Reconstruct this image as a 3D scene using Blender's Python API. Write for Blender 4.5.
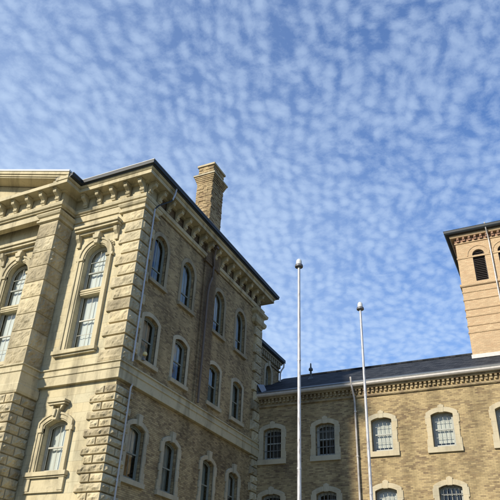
import bpy, bmesh, math, random
from mathutils import Vector, Matrix, noise
R = math.radians
for o in list(bpy.data.objects):
    bpy.data.objects.remove(o, do_unlink=True)
SC = bpy.context.scene
COL = SC.collection

# ------------------------------------------------------------------ camera
ROWS = ((0.90285765, 0.42810076, 0.0397217), (-0.19596592, 0.49199514, -0.84825594), (-0.38268189, 0.75807026, 0.52809473))
cam = bpy.data.objects.new('camera', bpy.data.cameras.new('camera'))
COL.objects.link(cam)
rx, ry, rz = (Vector(r) for r in ROWS)
mw = Matrix.Identity(4)
for i in range(3):
    mw[i][0] = rx[i]; mw[i][1] = -ry[i]; mw[i][2] = -rz[i]
mw.translation = Vector((0, 0, 1.6))
cam.matrix_world = mw
cam.data.sensor_fit = 'HORIZONTAL'
cam.data.angle = 2 * math.atan(250 / 629.56)
cam.data.clip_end = 3000
cam.data.clip_start = 0.1
SC.camera = cam
SC.render.resolution_x = SC.render.resolution_y = 1024

# ------------------------------------------------------------------ light
SUN_AZ = 23.0      # degrees from -Y towards -X
SUN_EL = 29.0
SKY_STRENGTH = 0.085
CLOUD = 1.0
w = bpy.data.worlds.new('World'); SC.world = w; w.use_nodes = True
nt = w.node_tree
for n in list(nt.nodes): nt.nodes.remove(n)
def N(t, kind, **kw):
    n = t.nodes.new(kind)
    for k, v in kw.items():
        if k.startswith('_'): setattr(n, k[1:], v)
        else:
            key = k.replace('__', ' ')
            n.inputs[key].default_value = v
    return n
def math_(t, op, a, b=None, c=None, clamp=False):
    n = t.nodes.new('ShaderNodeMath'); n.operation = op; n.use_clamp = clamp
    for i, x in enumerate((a, b, c)):
        if x is None: continue
        if isinstance(x, (int, float)): n.inputs[i].default_value = x
        else: t.links.new(x, n.inputs[i])
    return n.outputs[0]
def ramp(t, src, stops, interp='LINEAR'):
    n = t.nodes.new('ShaderNodeValToRGB'); n.color_ramp.interpolation = interp
    e = n.color_ramp.elements
    e[0].position, e[0].color = stops[0][0], (*stops[0][1], 1)
    e[1].position, e[1].color = stops[-1][0], (*stops[-1][1], 1)
    for p, c in stops[1:-1]:
        x = e.new(p); x.color = (*c, 1)
    t.links.new(src, n.inputs[0]); return n.outputs[0]
def mix(t, f, a, b, mode='MIX'):
    n = t.nodes.new('ShaderNodeMix'); n.data_type = 'RGBA'; n.blend_type = mode
    for s, x in ((n.inputs[0], f), (n.inputs[6], a), (n.inputs[7], b)):
        if isinstance(x, (int, float)): s.default_value = x
        elif isinstance(x, tuple): s.default_value = (*x, 1)
        else: t.links.new(x, s)
    return n.outputs[2]
def g(v): return (v, v, v)
out = N(nt, 'ShaderNodeOutputWorld')
bg = N(nt, 'ShaderNodeBackground'); bg.inputs[1].default_value = SKY_STRENGTH
sky = N(nt, 'ShaderNodeTexSky', _sky_type='NISHITA', _sun_disc=False, _sun_elevation=R(SUN_EL), _sun_rotation=R(180 + SUN_AZ))
sky.air_density = 1.35; sky.dust_density = 0.4; sky.ozone_density = 2.6
tc = N(nt, 'ShaderNodeTexCoord')
sep = N(nt, 'ShaderNodeSeparateXYZ'); nt.links.new(tc.outputs['Generated'], sep.inputs[0])
zc = math_(nt, 'MAXIMUM', sep.outputs[2], 0.06)
zc = math_(nt, 'ADD', zc, 0.10)
px = math_(nt, 'DIVIDE', sep.outputs[0], zc); py = math_(nt, 'DIVIDE', sep.outputs[1], zc)
cmb = N(nt, 'ShaderNodeCombineXYZ'); nt.links.new(px, cmb.inputs[0]); nt.links.new(py, cmb.inputs[1])
# altocumulus: a sheet of small cells, warped, with broader thin and thick areas
warp = N(nt, 'ShaderNodeTexNoise', Scale=4.0, Detail=3.0); nt.links.new(cmb.outputs[0], warp.inputs['Vector'])
wsub = N(nt, 'ShaderNodeVectorMath', _operation='SUBTRACT'); nt.links.new(warp.outputs['Color'], wsub.inputs[0]); wsub.inputs[1].default_value = (.5, .5, .5)
wsc = N(nt, 'ShaderNodeVectorMath', _operation='SCALE'); nt.links.new(wsub.outputs[0], wsc.inputs[0]); wsc.inputs['Scale'].default_value = 0.08
wad = N(nt, 'ShaderNodeVectorMath', _operation='ADD'); nt.links.new(cmb.outputs[0], wad.inputs[0]); nt.links.new(wsc.outputs[0], wad.inputs[1])
mp = N(nt, 'ShaderNodeMapping'); nt.links.new(wad.outputs[0], mp.inputs['Vector'])
mp.inputs['Rotation'].default_value = (0, 0, R(-27)); mp.inputs['Scale'].default_value = (1.2, 0.85, 1)
v = N(nt, 'ShaderNodeTexVoronoi', _feature='SMOOTH_F1', Scale=33.0, Smoothness=0.65, Randomness=0.75)
nt.links.new(mp.outputs[0], v.inputs['Vector'])
fine = N(nt, 'ShaderNodeTexNoise', Scale=58.0, Detail=6.0, Roughness=0.72); nt.links.new(wad.outputs[0], fine.inputs['Vector'])
mid = N(nt, 'ShaderNodeTexNoise', Scale=15.0, Detail=3.0); nt.links.new(mp.outputs[0], mid.inputs['Vector'])
big = N(nt, 'ShaderNodeTexNoise', Scale=2.2, Detail=3.0); nt.links.new(cmb.outputs[0], big.inputs['Vector'])
sm_ = N(nt, 'ShaderNodeSeparateXYZ'); nt.links.new(mp.outputs[0], sm_.inputs[0])
across = math_(nt, 'MAXIMUM', math_(nt, 'MINIMUM', sm_.outputs[0], 1.0), -1.0)
puff = math_(nt, 'MULTIPLY_ADD', v.outputs['Distance'], -1.25, 0.98)
puff = math_(nt, 'MULTIPLY_ADD', math_(nt, 'SUBTRACT', fine.outputs[0], 0.5), 1.15, puff)
puff = math_(nt, 'MULTIPLY_ADD', math_(nt, 'SUBTRACT', mid.outputs[0], 0.5), 0.30, puff)
puff = math_(nt, 'MULTIPLY_ADD', math_(nt, 'SUBTRACT', big.outputs[0], 0.5), 0.50, puff)
rows_ = math_(nt, 'SINE', math_(nt, 'MULTIPLY', sm_.outputs[0], 34.0 * 2 * math.pi))
puff = math_(nt, 'MULTIPLY_ADD', rows_, 0.06, puff)
cells = ramp(nt, puff, [(0.02, g(0.0)), (0.30, g(0.36)), (0.56, g(0.72)), (0.92, g(1.0))])
low = math_(nt, 'MAXIMUM', math_(nt, 'SUBTRACT', 0.85, sep.outputs[2]), 0.0)
veil = math_(nt, 'MULTIPLY_ADD', across, -0.24, 0.15)
veil = math_(nt, 'MULTIPLY_ADD', low, 0.62, veil)
veil = math_(nt, 'MULTIPLY_ADD', math_(nt, 'SUBTRACT', big.outputs[0], 0.5), 0.35, veil, clamp=True)
dens = math_(nt, 'MULTIPLY_ADD', cells, math_(nt, 'MULTIPLY_ADD', veil, -0.35, 0.44), math_(nt, 'MULTIPLY', veil, 0.95), clamp=True)
cloudcol = N(nt, 'ShaderNodeRGB'); cloudcol.outputs[0].default_value = (5.9 * CLOUD, 7.4 * CLOUD, 9.5 * CLOUD, 1)
skytint = mix(nt, 1.0, sky.outputs[0], (.25, .80, 1.55), 'MULTIPLY')
mx = mix(nt, dens, skytint, cloudcol.outputs[0])
nt.links.new(mx, bg.inputs[0]); nt.links.new(bg.outputs[0], out.inputs[0])

sun = bpy.data.objects.new('sun', bpy.data.lights.new('sun', 'SUN')); COL.objects.link(sun)
sun.data.energy = 5.0; sun.data.angle = R(3.0); sun.data.color = (1.0, 0.915, 0.77)
a, e = R(SUN_AZ), R(SUN_EL)
to_sun = Vector((-math.sin(a) * math.cos(e), -math.cos(a) * math.cos(e), math.sin(e)))
sun.rotation_euler = to_sun.to_track_quat('Z', 'Y').to_euler()
sun.location = (-30, -40, 60)
SC.view_settings.view_transform = 'Standard'; SC.view_settings.look = 'None'
SC.view_settings.gamma = 1; SC.view_settings.use_curve_mapping = False
SC.view_settings.exposure = 0.38

# ------------------------------------------------------------------ materials
def newmat(name):
    m = bpy.data.materials.new(name); m.use_nodes = True
    t = m.node_tree; b = t.nodes['Principled BSDF']
    return m, t, b
def pos(t):
    return t.nodes.new('ShaderNodeNewGeometry').outputs['Position']
def wallcoord(t):
    s = N(t, 'ShaderNodeSeparateXYZ'); t.links.new(pos(t), s.inputs[0])
    u = math_(t, 'ADD', s.outputs[0], s.outputs[1])
    c = N(t, 'ShaderNodeCombineXYZ'); t.links.new(u, c.inputs[0]); t.links.new(s.outputs[2], c.inputs[1])
    return c.outputs[0], s
def noise_(t, vec, scale, detail=4, rough=.55, sc=None):
    if sc:
        m = N(t, 'ShaderNodeMapping'); m.inputs['Scale'].default_value = sc; t.links.new(vec, m.inputs['Vector']); vec = m.outputs[0]
    n = N(t, 'ShaderNodeTexNoise', Scale=scale, Detail=detail, Roughness=rough); t.links.new(vec, n.inputs['Vector'])
    return n.outputs[0]
def bump(t, b, h, strength, dist):
    n = N(t, 'ShaderNodeBump'); n.inputs['Strength'].default_value = strength; n.inputs['Distance'].default_value = dist
    t.links.new(h, n.inputs['Height']); t.links.new(n.outputs[0], b.inputs['Normal'])

def brick_mat(name, light, dark, purple, mortar, stain=0.5, seed=0.0, dirt=1.0, streak=None):
    m, t, b = newmat(name)
    uv, s = wallcoord(t)
    jit = noise_(t, pos(t), 3.0, 2)
    # slightly wavering courses
    wv = N(t, 'ShaderNodeCombineXYZ')
    t.links.new(math_(t, 'MULTIPLY', math_(t, 'SUBTRACT', jit, .5), .02), wv.inputs[1])
    va = N(t, 'ShaderNodeVectorMath', _operation='ADD'); t.links.new(uv, va.inputs[0]); t.links.new(wv.outputs[0], va.inputs[1])
    br = N(t, 'ShaderNodeTexBrick', Scale=1.0, Mortar__Size=0.006, Mortar__Smooth=0.3, Bias=0.0, Brick__Width=0.215, Row__Height=0.070)
    br.offset = 0.5
    t.links.new(va.outputs[0], br.inputs['Vector'])
    br.inputs['Color1'].default_value = (0, 0, 0, 1); br.inputs['Color2'].default_value = (1, 1, 1, 1); br.inputs['Mortar'].default_value = (.5, .5, .5, 1)
    sv = N(t, 'ShaderNodeSeparateXYZ'); t.links.new(va.outputs[0], sv.inputs[0])
    row = math_(t, 'FLOOR', math_(t, 'DIVIDE', sv.outputs[1], .070))
    even = math_(t, 'SUBTRACT', 1.0, math_(t, 'FLOORED_MODULO', row, 2.0))
    colm = math_(t, 'FLOOR', math_(t, 'MULTIPLY_ADD', even, .5, math_(t, 'DIVIDE', sv.outputs[0], .215)))
    cell = N(t, 'ShaderNodeCombineXYZ'); t.links.new(colm, cell.inputs[0]); t.links.new(row, cell.inputs[1])
    wn = N(t, 'ShaderNodeTexWhiteNoise', _noise_dimensions='2D'); t.links.new(cell.outputs[0], wn.inputs['Vector'])
    perbrick = wn.outputs['Value']
    cell2 = N(t, 'ShaderNodeVectorMath', _operation='ADD'); t.links.new(cell.outputs[0], cell2.inputs[0]); cell2.inputs[1].default_value = (37.3, 91.7, 0)
    wn2 = N(t, 'ShaderNodeTexWhiteNoise', _noise_dimensions='2D'); t.links.new(cell2.outputs[0], wn2.inputs['Vector'])
    rnd2 = wn2.outputs['Value']
    # second random from a snapped noise
    n2 = noise_(t, uv, 1.0, 3, .7, (5.5, 14.0, 1))
    n3 = noise_(t, pos(t), 0.75, 5, .65)
    n4 = noise_(t, uv, 1.0, 2, .6, (3.2, 9.5, 1))
    f = math_(t, 'ADD', math_(t, 'MULTIPLY', perbrick, .52), math_(t, 'MULTIPLY', math_(t, 'SUBTRACT', n2, .5), .9))
    f = math_(t, 'MULTIPLY_ADD', math_(t, 'SUBTRACT', n3, .5), 2.2 * stain, math_(t, 'ADD', f, .10))
    col = ramp(t, f, [(0.0, light), (.35, tuple(x * .86 for x in light)), (.62, dark), (1.0, purple)])
    pm = ramp(t, math_(t, 'MULTIPLY_ADD', math_(t, 'SUBTRACT', n3, .5), .8, rnd2), [(.72, g(0)), (.80, g(1))])
    col = mix(t, math_(t, 'MULTIPLY', pm, .62 * stain), col, purple)
    lm = ramp(t, rnd2, [(.16, g(1)), (.24, g(0))])
    col = mix(t, math_(t, 'MULTIPLY', lm, .3), col, tuple(min(1, x * 1.28) for x in light))
    col = mix(t, math_(t, 'MULTIPLY', br.outputs['Fac'], .75), col, mortar)
    # soot streaks with a shape of their own
    st = noise_(t, uv, 1.0, 5, .6, (.9, .28, 1))
    sm = ramp(t, st, [(.36, g(1 - .34 * dirt)), (.55, g(1))])
    col = mix(t, 1.0, col, sm, 'MULTIPLY')
    if streak:   # irregular soot run-off below the eaves at one place of the wall
        nz = noise_(t, pos(t), 1.0, 5, .65, (1.6, 1.6, .55))
        dy = math_(t, 'ABSOLUTE', math_(t, 'SUBTRACT', math_(t, 'MULTIPLY_ADD', math_(t, 'SUBTRACT', nz, .5), 1.5, s.outputs[1]), streak[0]))
        k1 = ramp(t, math_(t, 'DIVIDE', dy, streak[1]), [(.55, g(1)), (1.0, g(0))])
        k2 = ramp(t, math_(t, 'DIVIDE', math_(t, 'SUBTRACT', s.outputs[2], 10.4), 8.0, clamp=True), [(0, g(0)), (.10, g(.45)), (.6, g(1))])
        col = mix(t, math_(t, 'MULTIPLY', math_(t, 'MULTIPLY', k1, k2), .72), col, (.075, .05, .034))
    t.links.new(col, b.inputs['Base Color'])
    b.inputs['Roughness'].default_value = .93
    b.inputs['Specular IOR Level'].default_value = .2
    h = math_(t, 'ADD', math_(t, 'MULTIPLY', math_(t, 'SUBTRACT', 1.0, br.outputs['Fac']), 1.0), math_(t, 'MULTIPLY', n2, .8))
    bump(t, b, h, .9, .012)
    return m

def stone_mat(name, base, var=.18, joints=True, bw=.9, bh=.36, stain=.4, bmp=.006, warm=(1.06, .98, .86)):
    m, t, b = newmat(name)
    uv, s = wallcoord(t)
    n1 = noise_(t, pos(t), 1.1, 5, .6); n2 = noise_(t, pos(t), 14.0, 4, .6)
    n3 = noise_(t, uv, 1.0, 5, .62, (1.6, .35, 1))
    lo = tuple(x * (1 - var) for x in base); hi = tuple(min(1, x * (1 + var * .6)) for x in base)
    col = ramp(t, math_(t, 'ADD', math_(t, 'MULTIPLY', n1, .6), math_(t, 'MULTIPLY', n2, .4)), [(.32, lo), (.5, base), (.68, hi)])
    h = math_(t, 'MULTIPLY', n2, .6)
    if joints:
        br = N(t, 'ShaderNodeTexBrick', Scale=1.0, Mortar__Size=0.006, Mortar__Smooth=0.4, Bias=0.0, Brick__Width=bw, Row__Height=bh)
        t.links.new(uv, br.inputs['Vector'])
        br.inputs['Color1'].default_value = (0, 0, 0, 1); br.inputs['Color2'].default_value = (1, 1, 1, 1)
        tint = mix(t, br.outputs['Color'], tuple(base[i] * warm[i] for i in range(3)), tuple(base[i] * (2 - warm[i]) * .95 for i in range(3)))
        col = mix(t, .35, col, tint)
        col = mix(t, math_(t, 'MULTIPLY', br.outputs['Fac'], .5), col, tuple(x * .5 for x in base))
        h = math_(t, 'ADD', h, math_(t, 'SUBTRACT', 1.0, br.outputs['Fac']))
    at = N(t, 'ShaderNodeAttribute', _attribute_name='tint')
    col = mix(t, 1.0, col, ramp(t, math_(t, 'MULTIPLY_ADD', at.outputs['Fac'], .5, .5), [(0, (.70, .68, .66)), (.3, (.92, .90, .86)), (.6, (1, 1, 1)), (1, (1.12, 1.08, 1.0))]), 'MULTIPLY')
    crust = noise_(t, pos(t), 3.2, 6, .7)
    col = mix(t, math_(t, 'MULTIPLY', ramp(t, crust, [(.60, g(0)), (.72, g(1))]), .45), col, (.12, .10, .075))
    sm = ramp(t, n3, [(.34, g(1 - stain)), (.52, g(1))])
    col = mix(t, 1.0, col, sm, 'MULTIPLY')
    t.links.new(col, b.inputs['Base Color'])
    b.inputs['Roughness'].default_value = .9; b.inputs['Specular IOR Level'].default_value = .25
    bump(t, b, h, .7, bmp)
    return m

def plain_mat(name, col, rough=.6, metal=0.0, var=.12, scale=6.0, spec=.5, bmp=0.0):
    m, t, b = newmat(name)
    n = noise_(t, pos(t), scale, 4)
    c = ramp(t, n, [(.3, tuple(x * (1 - var) for x in col)), (.7, tuple(min(1, x * (1 + var)) for x in col))])
    t.links.new(c, b.inputs['Base Color'])
    b.inputs['Roughness'].default_value = rough; b.inputs['Metallic'].default_value = metal
    b.inputs['Specular IOR Level'].default_value = spec
    if bmp: bump(t, b, n, .6, bmp)
    return m

M = {}
M['brick'] = brick_mat('buff_brick', (.40, .305, .16), (.265, .19, .10), (.115, .08, .056), (.27, .22, .14), .65)
M['brick_side'] = brick_mat('brown_buff_brick', (.42, .32, .17), (.28, .205, .108), (.12, .082, .054), (.22, .175, .105), .75, streak=(24.15, 1.0))
M['brick_breast'] = brick_mat('dark_brown_brick', (.19, .135, .08), (.125, .086, .054), (.07, .047, .036), (.115, .085, .06), .9)
M['brick_tower'] = brick_mat('warm_yellow_brick', (.53, .385, .23), (.47, .32, .185), (.36, .235, .14), (.46, .35, .23), .12, dirt=.35)
M['brick_chimney'] = brick_mat('weathered_chimney_brick', (.46, .35, .19), (.30, .21, .11), (.14, .09, .06), (.30, .24, .16), .7)
M['brick_corbel'] = brick_mat('brown_corbel_brick', (.36, .285, .165), (.24, .175, .10), (.13, .09, .065), (.22, .18, .12), .7)
M['brick_red'] = plain_mat('red_corbel_brick', (.24, .14, .09), .9, var=.3)
STONE = (.49, .43, .28)
M['ashlar'] = stone_mat('cream_ashlar', STONE)
M['trim'] = stone_mat('cream_trim_stone', (.465, .405, .265), joints=False, stain=.42)
M['rock'] = stone_mat('rock_faced_stone', (.44, .38, .25), var=.3, joints=False, stain=.38, bmp=.014)
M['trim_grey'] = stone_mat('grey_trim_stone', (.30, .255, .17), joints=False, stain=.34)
M['surround'] = stone_mat('buff_surround_stone', (.44, .385, .27), joints=True, bw=3.0, bh=.44, stain=.22, bmp=.004)
M['render_panel'] = stone_mat('smooth_pale_band', (.56, .50, .38), joints=False, stain=.2)

def slate_mat():
    m, t, b = newmat('dark_slate')
    uv = N(t, 'ShaderNodeSeparateXYZ'); t.links.new(pos(t), uv.inputs[0])
    c = N(t, 'ShaderNodeCombineXYZ'); t.links.new(uv.outputs[0], c.inputs[0]); t.links.new(math_(t, 'ADD', uv.outputs[1], 0), c.inputs[1])
    br = N(t, 'ShaderNodeTexBrick', Scale=1.0, Mortar__Size=0.008, Brick__Width=.32, Row__Height=.22)
    br.inputs['Color1'].default_value = (.014, .017, .022, 1); br.inputs['Color2'].default_value = (.045, .049, .056, 1); br.inputs['Mortar'].default_value = (.012, .013, .018, 1)
    t.links.new(c.outputs[0], br.inputs['Vector'])
    n = noise_(t, pos(t), 1.5, 4)
    col = mix(t, 1.0, br.outputs['Color'], ramp(t, n, [(.3, g(.75)), (.7, g(1.2))]), 'MULTIPLY')
    t.links.new(col, b.inputs['Base Color']); b.inputs['Roughness'].default_value = .8; b.inputs['Specular IOR Level'].default_value = .12
    bump(t, b, br.outputs['Fac'], .5, .01)
    return m
M['slate'] = slate_mat()
M['gutter_dark'] = plain_mat('dark_eaves_metal', (.012, .017, .022), .6, var=.2)
M['gutter_edge'] = plain_mat('grey_metal_edge', (.20, .205, .205), .5, .2)
M['flashing'] = plain_mat('grey_lead_flashing', (.085, .095, .10), .55, .2)
M['gutter_pale'] = plain_mat('pale_grey_gutter', (.46, .43, .40), .5)
M['pipe_pale'] = plain_mat('pale_galvanised_pipe', (.42, .42, .43), .42, .35)
M['pipe_brown'] = plain_mat('brown_iron_pipe', (.11, .08, .058), .6)
M['pipe_grey'] = plain_mat('weathered_grey_pipe', (.40, .37, .34), .5, .2, var=.3, scale=3)
M['sash_cream'] = plain_mat('cream_sash_paint', (.36, .345, .28), .55)
M['sash_green'] = plain_mat('grey_green_sash_paint', (.19, .20, .165), .6)
M['sash_grey'] = plain_mat('weathered_grey_sash_paint', (.30, .31, .28), .6)
M['louver'] = plain_mat('dark_louver_wood', (.045, .035, .032), .7, var=.3)
M['iron'] = plain_mat('dark_iron_bars', (.10, .105, .10), .6)
M['void'] = plain_mat('dark_room', (.02, .02, .022), .9)  # near-black colour stands in for the darkness inside the rooms
M['white_cap'] = plain_mat('white_painted_metal', (.56, .56, .54), .45)
M['truck_dark'] = plain_mat('dark_collar', (.09, .09, .10), .5)
M['lamp'] = plain_mat('yellowed_lamp_housing', (.62, .50, .22), .5)

def cloth_mat(name, col):
    m, t, b = newmat(name)
    n = noise_(t, pos(t), 2.0, 4, .5, (5, 5, .5))
    c = ramp(t, n, [(.3, tuple(x * .8 for x in col)), (.7, col)])
    t.links.new(c, b.inputs['Base Color']); b.inputs['Roughness'].default_value = .9
    return m
M['curtain'] = cloth_mat('white_curtain', (.62, .63, .60))
M['curtain_grey'] = cloth_mat('grey_green_curtain', (.40, .44, .40))
M['blind'] = cloth_mat('pale_blind', (.55, .54, .49))
M['blind_dim'] = cloth_mat('dim_grey_blind', (.12, .125, .12))

def glass_mat(name, tint, gloss):
    m = bpy.data.materials.new(name); m.use_nodes = True; t = m.node_tree
    for n in list(t.nodes): t.nodes.remove(n)
    o = N(t, 'ShaderNodeOutputMaterial'); tr = N(t, 'ShaderNodeBsdfTransparent'); tr.inputs[0].default_value = (*tint, 1)
    gl = N(t, 'ShaderNodeBsdfGlossy'); gl.inputs['Roughness'].default_value = .03
    bn = N(t, 'ShaderNodeBump'); bn.inputs['Strength'].default_value = .25; bn.inputs['Distance'].default_value = .01
    t.links.new(noise_(t, pos(t), 2.2, 2), bn.inputs['Height']); t.links.new(bn.outputs[0], gl.inputs['Normal'])
    fr = N(t, 'ShaderNodeFresnel'); fr.inputs[0].default_value = 1.5
    f = math_(t, 'ADD', math_(t, 'MULTIPLY', fr.outputs[0], 1.3), gloss, clamp=True)
    mxs = N(t, 'ShaderNodeMixShader'); t.links.new(f, mxs.inputs[0]); t.links.new(tr.outputs[0], mxs.inputs[1]); t.links.new(gl.outputs[0], mxs.inputs[2])
    t.links.new(mxs.outputs[0], o.inputs[0]); return m
M['glass'] = glass_mat('window_glass', (.93, .96, .94), .03)

def pole_mat():
    m, t, b = newmat('weathered_white_pole')
    n = noise_(t, pos(t), 1.0, 5, .6, (30, 30, 5))
    c = ramp(t, n, [(.32, (.20, .18, .18)), (.47, (.40, .39, .39)), (.7, (.50, .49, .48))])
    t.links.new(c, b.inputs['Base Color']); b.inputs['Roughness'].default_value = .38; b.inputs['Metallic'].default_value = .15
    return m
M['pole'] = pole_mat()

# ------------------------------------------------------------------ mesh helper
class MB:
    def __init__(s): s.v = []; s.f = []; s.m = []; s.cur = 0; s.t = []; s.tint = 0.0
    def add(s, verts, faces):
        k = len(s.v); s.v += [tuple(p) for p in verts]
        for f in faces: s.f.append([k + i for i in f]); s.m.append(s.cur); s.t.append(s.tint)
        return s
    def box(s, x0, x1, y0, y1, z0, z1):
        v = [(x0, y0, z0), (x1, y0, z0), (x1, y1, z0), (x0, y1, z0), (x0, y0, z1), (x1, y0, z1), (x1, y1, z1), (x0, y1, z1)]
        return s.add(v, [(0, 3, 2, 1), (4, 5, 6, 7), (0, 1, 5, 4), (1, 2, 6, 5), (2, 3, 7, 6), (3, 0, 4, 7)])
    def prism(s, poly, fn, a, b):
        """poly: list of 2D points; fn(p, q, t)->xyz; extruded t from a to b"""
        n = len(poly)
        v = [fn(p[0], p[1], a) for p in poly] + [fn(p[0], p[1], b) for p in poly]
        f = [tuple(range(n)), tuple(reversed(range(n, 2 * n)))]
        for i in range(n): j = (i + 1) % n; f.append((i, i + n, j + n, j))
        return s.add(v, f)
    def ring(s, inner, outer, fn, d0, d1, closed=False):
        """band between two outlines with equal counts, d0 front, d1 back"""
        n = len(inner); v = []
        for o, d in ((inner, d0), (outer, d0), (inner, d1), (outer, d1)): v += [fn(p[0], p[1], d) for p in o]
        f = []
        for i in range(n - (0 if closed else 1)):
            j = (i + 1) % n
            f += [(i, j, n + j, n + i), (2 * n + i, 3 * n + i, 3 * n + j, 2 * n + j), (i, 2 * n + i, 2 * n + j, j), (n + i, n + j, 3 * n + j, 3 * n + i)]
        if not closed:
            for i in (0, n - 1): f.append((i, n + i, 3 * n + i, 2 * n + i))
        return s.add(v, f)
    def sweep(s, path, prof, cap=True):
        """path: 2D plan points, right-hand side is outside; prof: closed list of (offset, z)"""
        P = [Vector(p) for p in path]; rings = []
        for i, p in enumerate(P):
            dirs = []
            if i > 0: dirs.append((p - P[i - 1]).normalized())
            if i < len(P) - 1: dirs.append((P[i + 1] - p).normalized())
            ns = [Vector((d.y, -d.x)) for d in dirs]
            n = ns[0] if len(ns) == 1 else (ns[0] + ns[1]) / (1 + ns[0].dot(ns[1]))
            rings.append([(p.x + n.x * o, p.y + n.y * o, z) for o, z in prof])
        k = len(prof); v = [q for r in rings for q in r]; f = []
        for i in range(len(P) - 1):
            for j in range(k):
                j2 = (j + 1) % k
                f.append((i * k + j, i * k + j2, (i + 1) * k + j2, (i + 1) * k + j))
        if cap: f += [tuple(reversed(range(k))), tuple(range((len(P) - 1) * k, len(P) * k))]
        return s.add(v, f)
    def tube(s, pts, r, seg=10, r2=None):
        P = [Vector(p) for p in pts]; k = len(s.v); n = len(P); vs = []; fs = []
        t0 = (P[1] - P[0]).normalized()
        ref = Vector((0, 0, 1)) if abs(t0.z) < .9 else Vector((1, 0, 0))
        for i, p in enumerate(P):
            t = (P[min(i + 1, n - 1)] - P[max(i - 1, 0)]).normalized()
            u = t.cross(ref).normalized(); w_ = t.cross(u).normalized()
            rr = r if r2 is None else r + (r2 - r) * i / (n - 1)
            for q in range(seg):
                an = 2 * math.pi * q / seg
                vs.append(p + u * math.cos(an) * rr + w_ * math.sin(an) * rr)
        for i in range(n - 1):
            for q in range(seg):
                q2 = (q + 1) % seg
                fs.append((i * seg + q, i * seg + q2, (i + 1) * seg + q2, (i + 1) * seg + q))
        fs += [tuple(reversed(range(seg))), tuple(range((n - 1) * seg, n * seg))]
        return s.add(vs, fs)
    def lathe(s, prof, c, seg=20):
        vs = []; fs = []; n = len(prof)
        for r, z in prof:
            for q in range(seg):
                an = 2 * math.pi * q / seg; vs.append((c[0] + math.cos(an) * r, c[1] + math.sin(an) * r, c[2] + z))
        for i in range(n - 1):
            for q in range(seg):
                q2 = (q + 1) % seg; fs.append((i * seg + q, i * seg + q2, (i + 1) * seg + q2, (i + 1) * seg + q))
        fs += [tuple(reversed(range(seg))), tuple(range((n - 1) * seg, n * seg))]
        return s.add(vs, fs)
    def panel(s, outer, holes, fn, d0, d1):
        """wall slab with real openings; fn(u, z, depth)"""
        bm = bmesh.new(); loops = [outer] + holes; ed = []
        for L in loops:
            vs = [bm.verts.new((p[0], p[1], 0)) for p in L]
            for i in range(len(vs)): ed.append(bm.edges.new((vs[i], vs[(i + 1) % len(vs)])))
        bmesh.ops.triangle_fill(bm, use_beauty=True, use_dissolve=False, edges=ed)
        bm.verts.index_update()
        pts = [(q.co.x, q.co.y) for q in bm.verts]
        fs = [[q.index for q in f.verts] for f in bm.faces]; bm.free()
        n = len(pts)
        v = [fn(p[0], p[1], d0) for p in pts] + [fn(p[0], p[1], d1) for p in pts]
        f = [tuple(x) for x in fs] + [tuple(n + i for i in reversed(x)) for x in fs]
        k = 0
        for L in loops:
            m_ = len(L)
            for i in range(m_): a_, b_ = k + i, k + (i + 1) % m_; f.append((a_, b_, b_ + n, a_ + n))
            k += m_
        return s.add(v, f)
    def build(s, name, mats, parent=None, bevel=0, smooth=False, origin=None, recalc=True):
        org = Vector(origin) if origin is not None else (wloc(parent) if parent else Vector((0, 0, 0)))
        me = bpy.data.meshes.new(name)
        me.from_pydata([tuple(Vector(p) - org) for p in s.v], [], s.f)
        if not isinstance(mats, (list, tuple)): mats = [mats]
        for m_ in mats: me.materials.append(m_)
        me.polygons.foreach_set('material_index', s.m)
        if any(s.t):
            at = me.attributes.new('tint', 'FLOAT', 'FACE'); at.data.foreach_set('value', s.t)
        if recalc:
            bm = bmesh.new(); bm.from_mesh(me)
            bmesh.ops.recalc_face_normals(bm, faces=bm.faces); bm.to_mesh(me); bm.free()
        if smooth:
            for p in me.polygons: p.use_smooth = True
            me.set_sharp_from_angle(angle=R(35))
        o = bpy.data.objects.new(name, me); COL.objects.link(o)
        if parent: o.parent = parent; o.location = (0, 0, 0)
        elif origin is not None: o.location = org
        if bevel:
            b = o.modifiers.new('bevel', 'BEVEL'); b.width = bevel; b.segments = 1; b.limit_method = 'ANGLE'; b.angle_limit = R(40)
        return o
def wloc(o):
    p = Vector(o.location)
    while o.parent: o = o.parent; p = p + Vector(o.location)
    return p
def thing(name, loc, label, cat, group=None):
    o = bpy.data.objects.new(name, None); COL.objects.link(o); o.location = loc
    o.empty_display_size = .5; o['label'] = label; o['category'] = cat
    if group: o['group'] = group
    return o
F = lambda Y: (lambda u, z, d: (u, Y + d, z))            # wall facing -Y, depth goes +Y
Sd = lambda X: (lambda u, z, d: (X - d, u, z))           # wall facing +X, depth goes -X
def opening(cx, z0, w_, spring, rise, grow=0, n=14, bottom=0.0):
    """open path right-bottom, up, over the arch, down to left-bottom"""
    h = w_ / 2 + grow; zs = z0 + spring; r = rise
    if abs(r - w_ / 2) < 1e-3: rad = h; c = zs
    else:
        rad0 = (w_ * w_ / 4 + r * r) / (2 * r); c = zs + r - rad0; rad = rad0 + grow
    aa = math.asin(min(1, h / rad))
    pts = [(cx + h, z0 - bottom)]
    for i in range(n + 1):
        an = aa - 2 * aa * i / n
        pts.append((cx + rad * math.sin(an), c + rad * math.cos(an)))
    pts.append((cx - h, z0 - bottom))
    return pts

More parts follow.
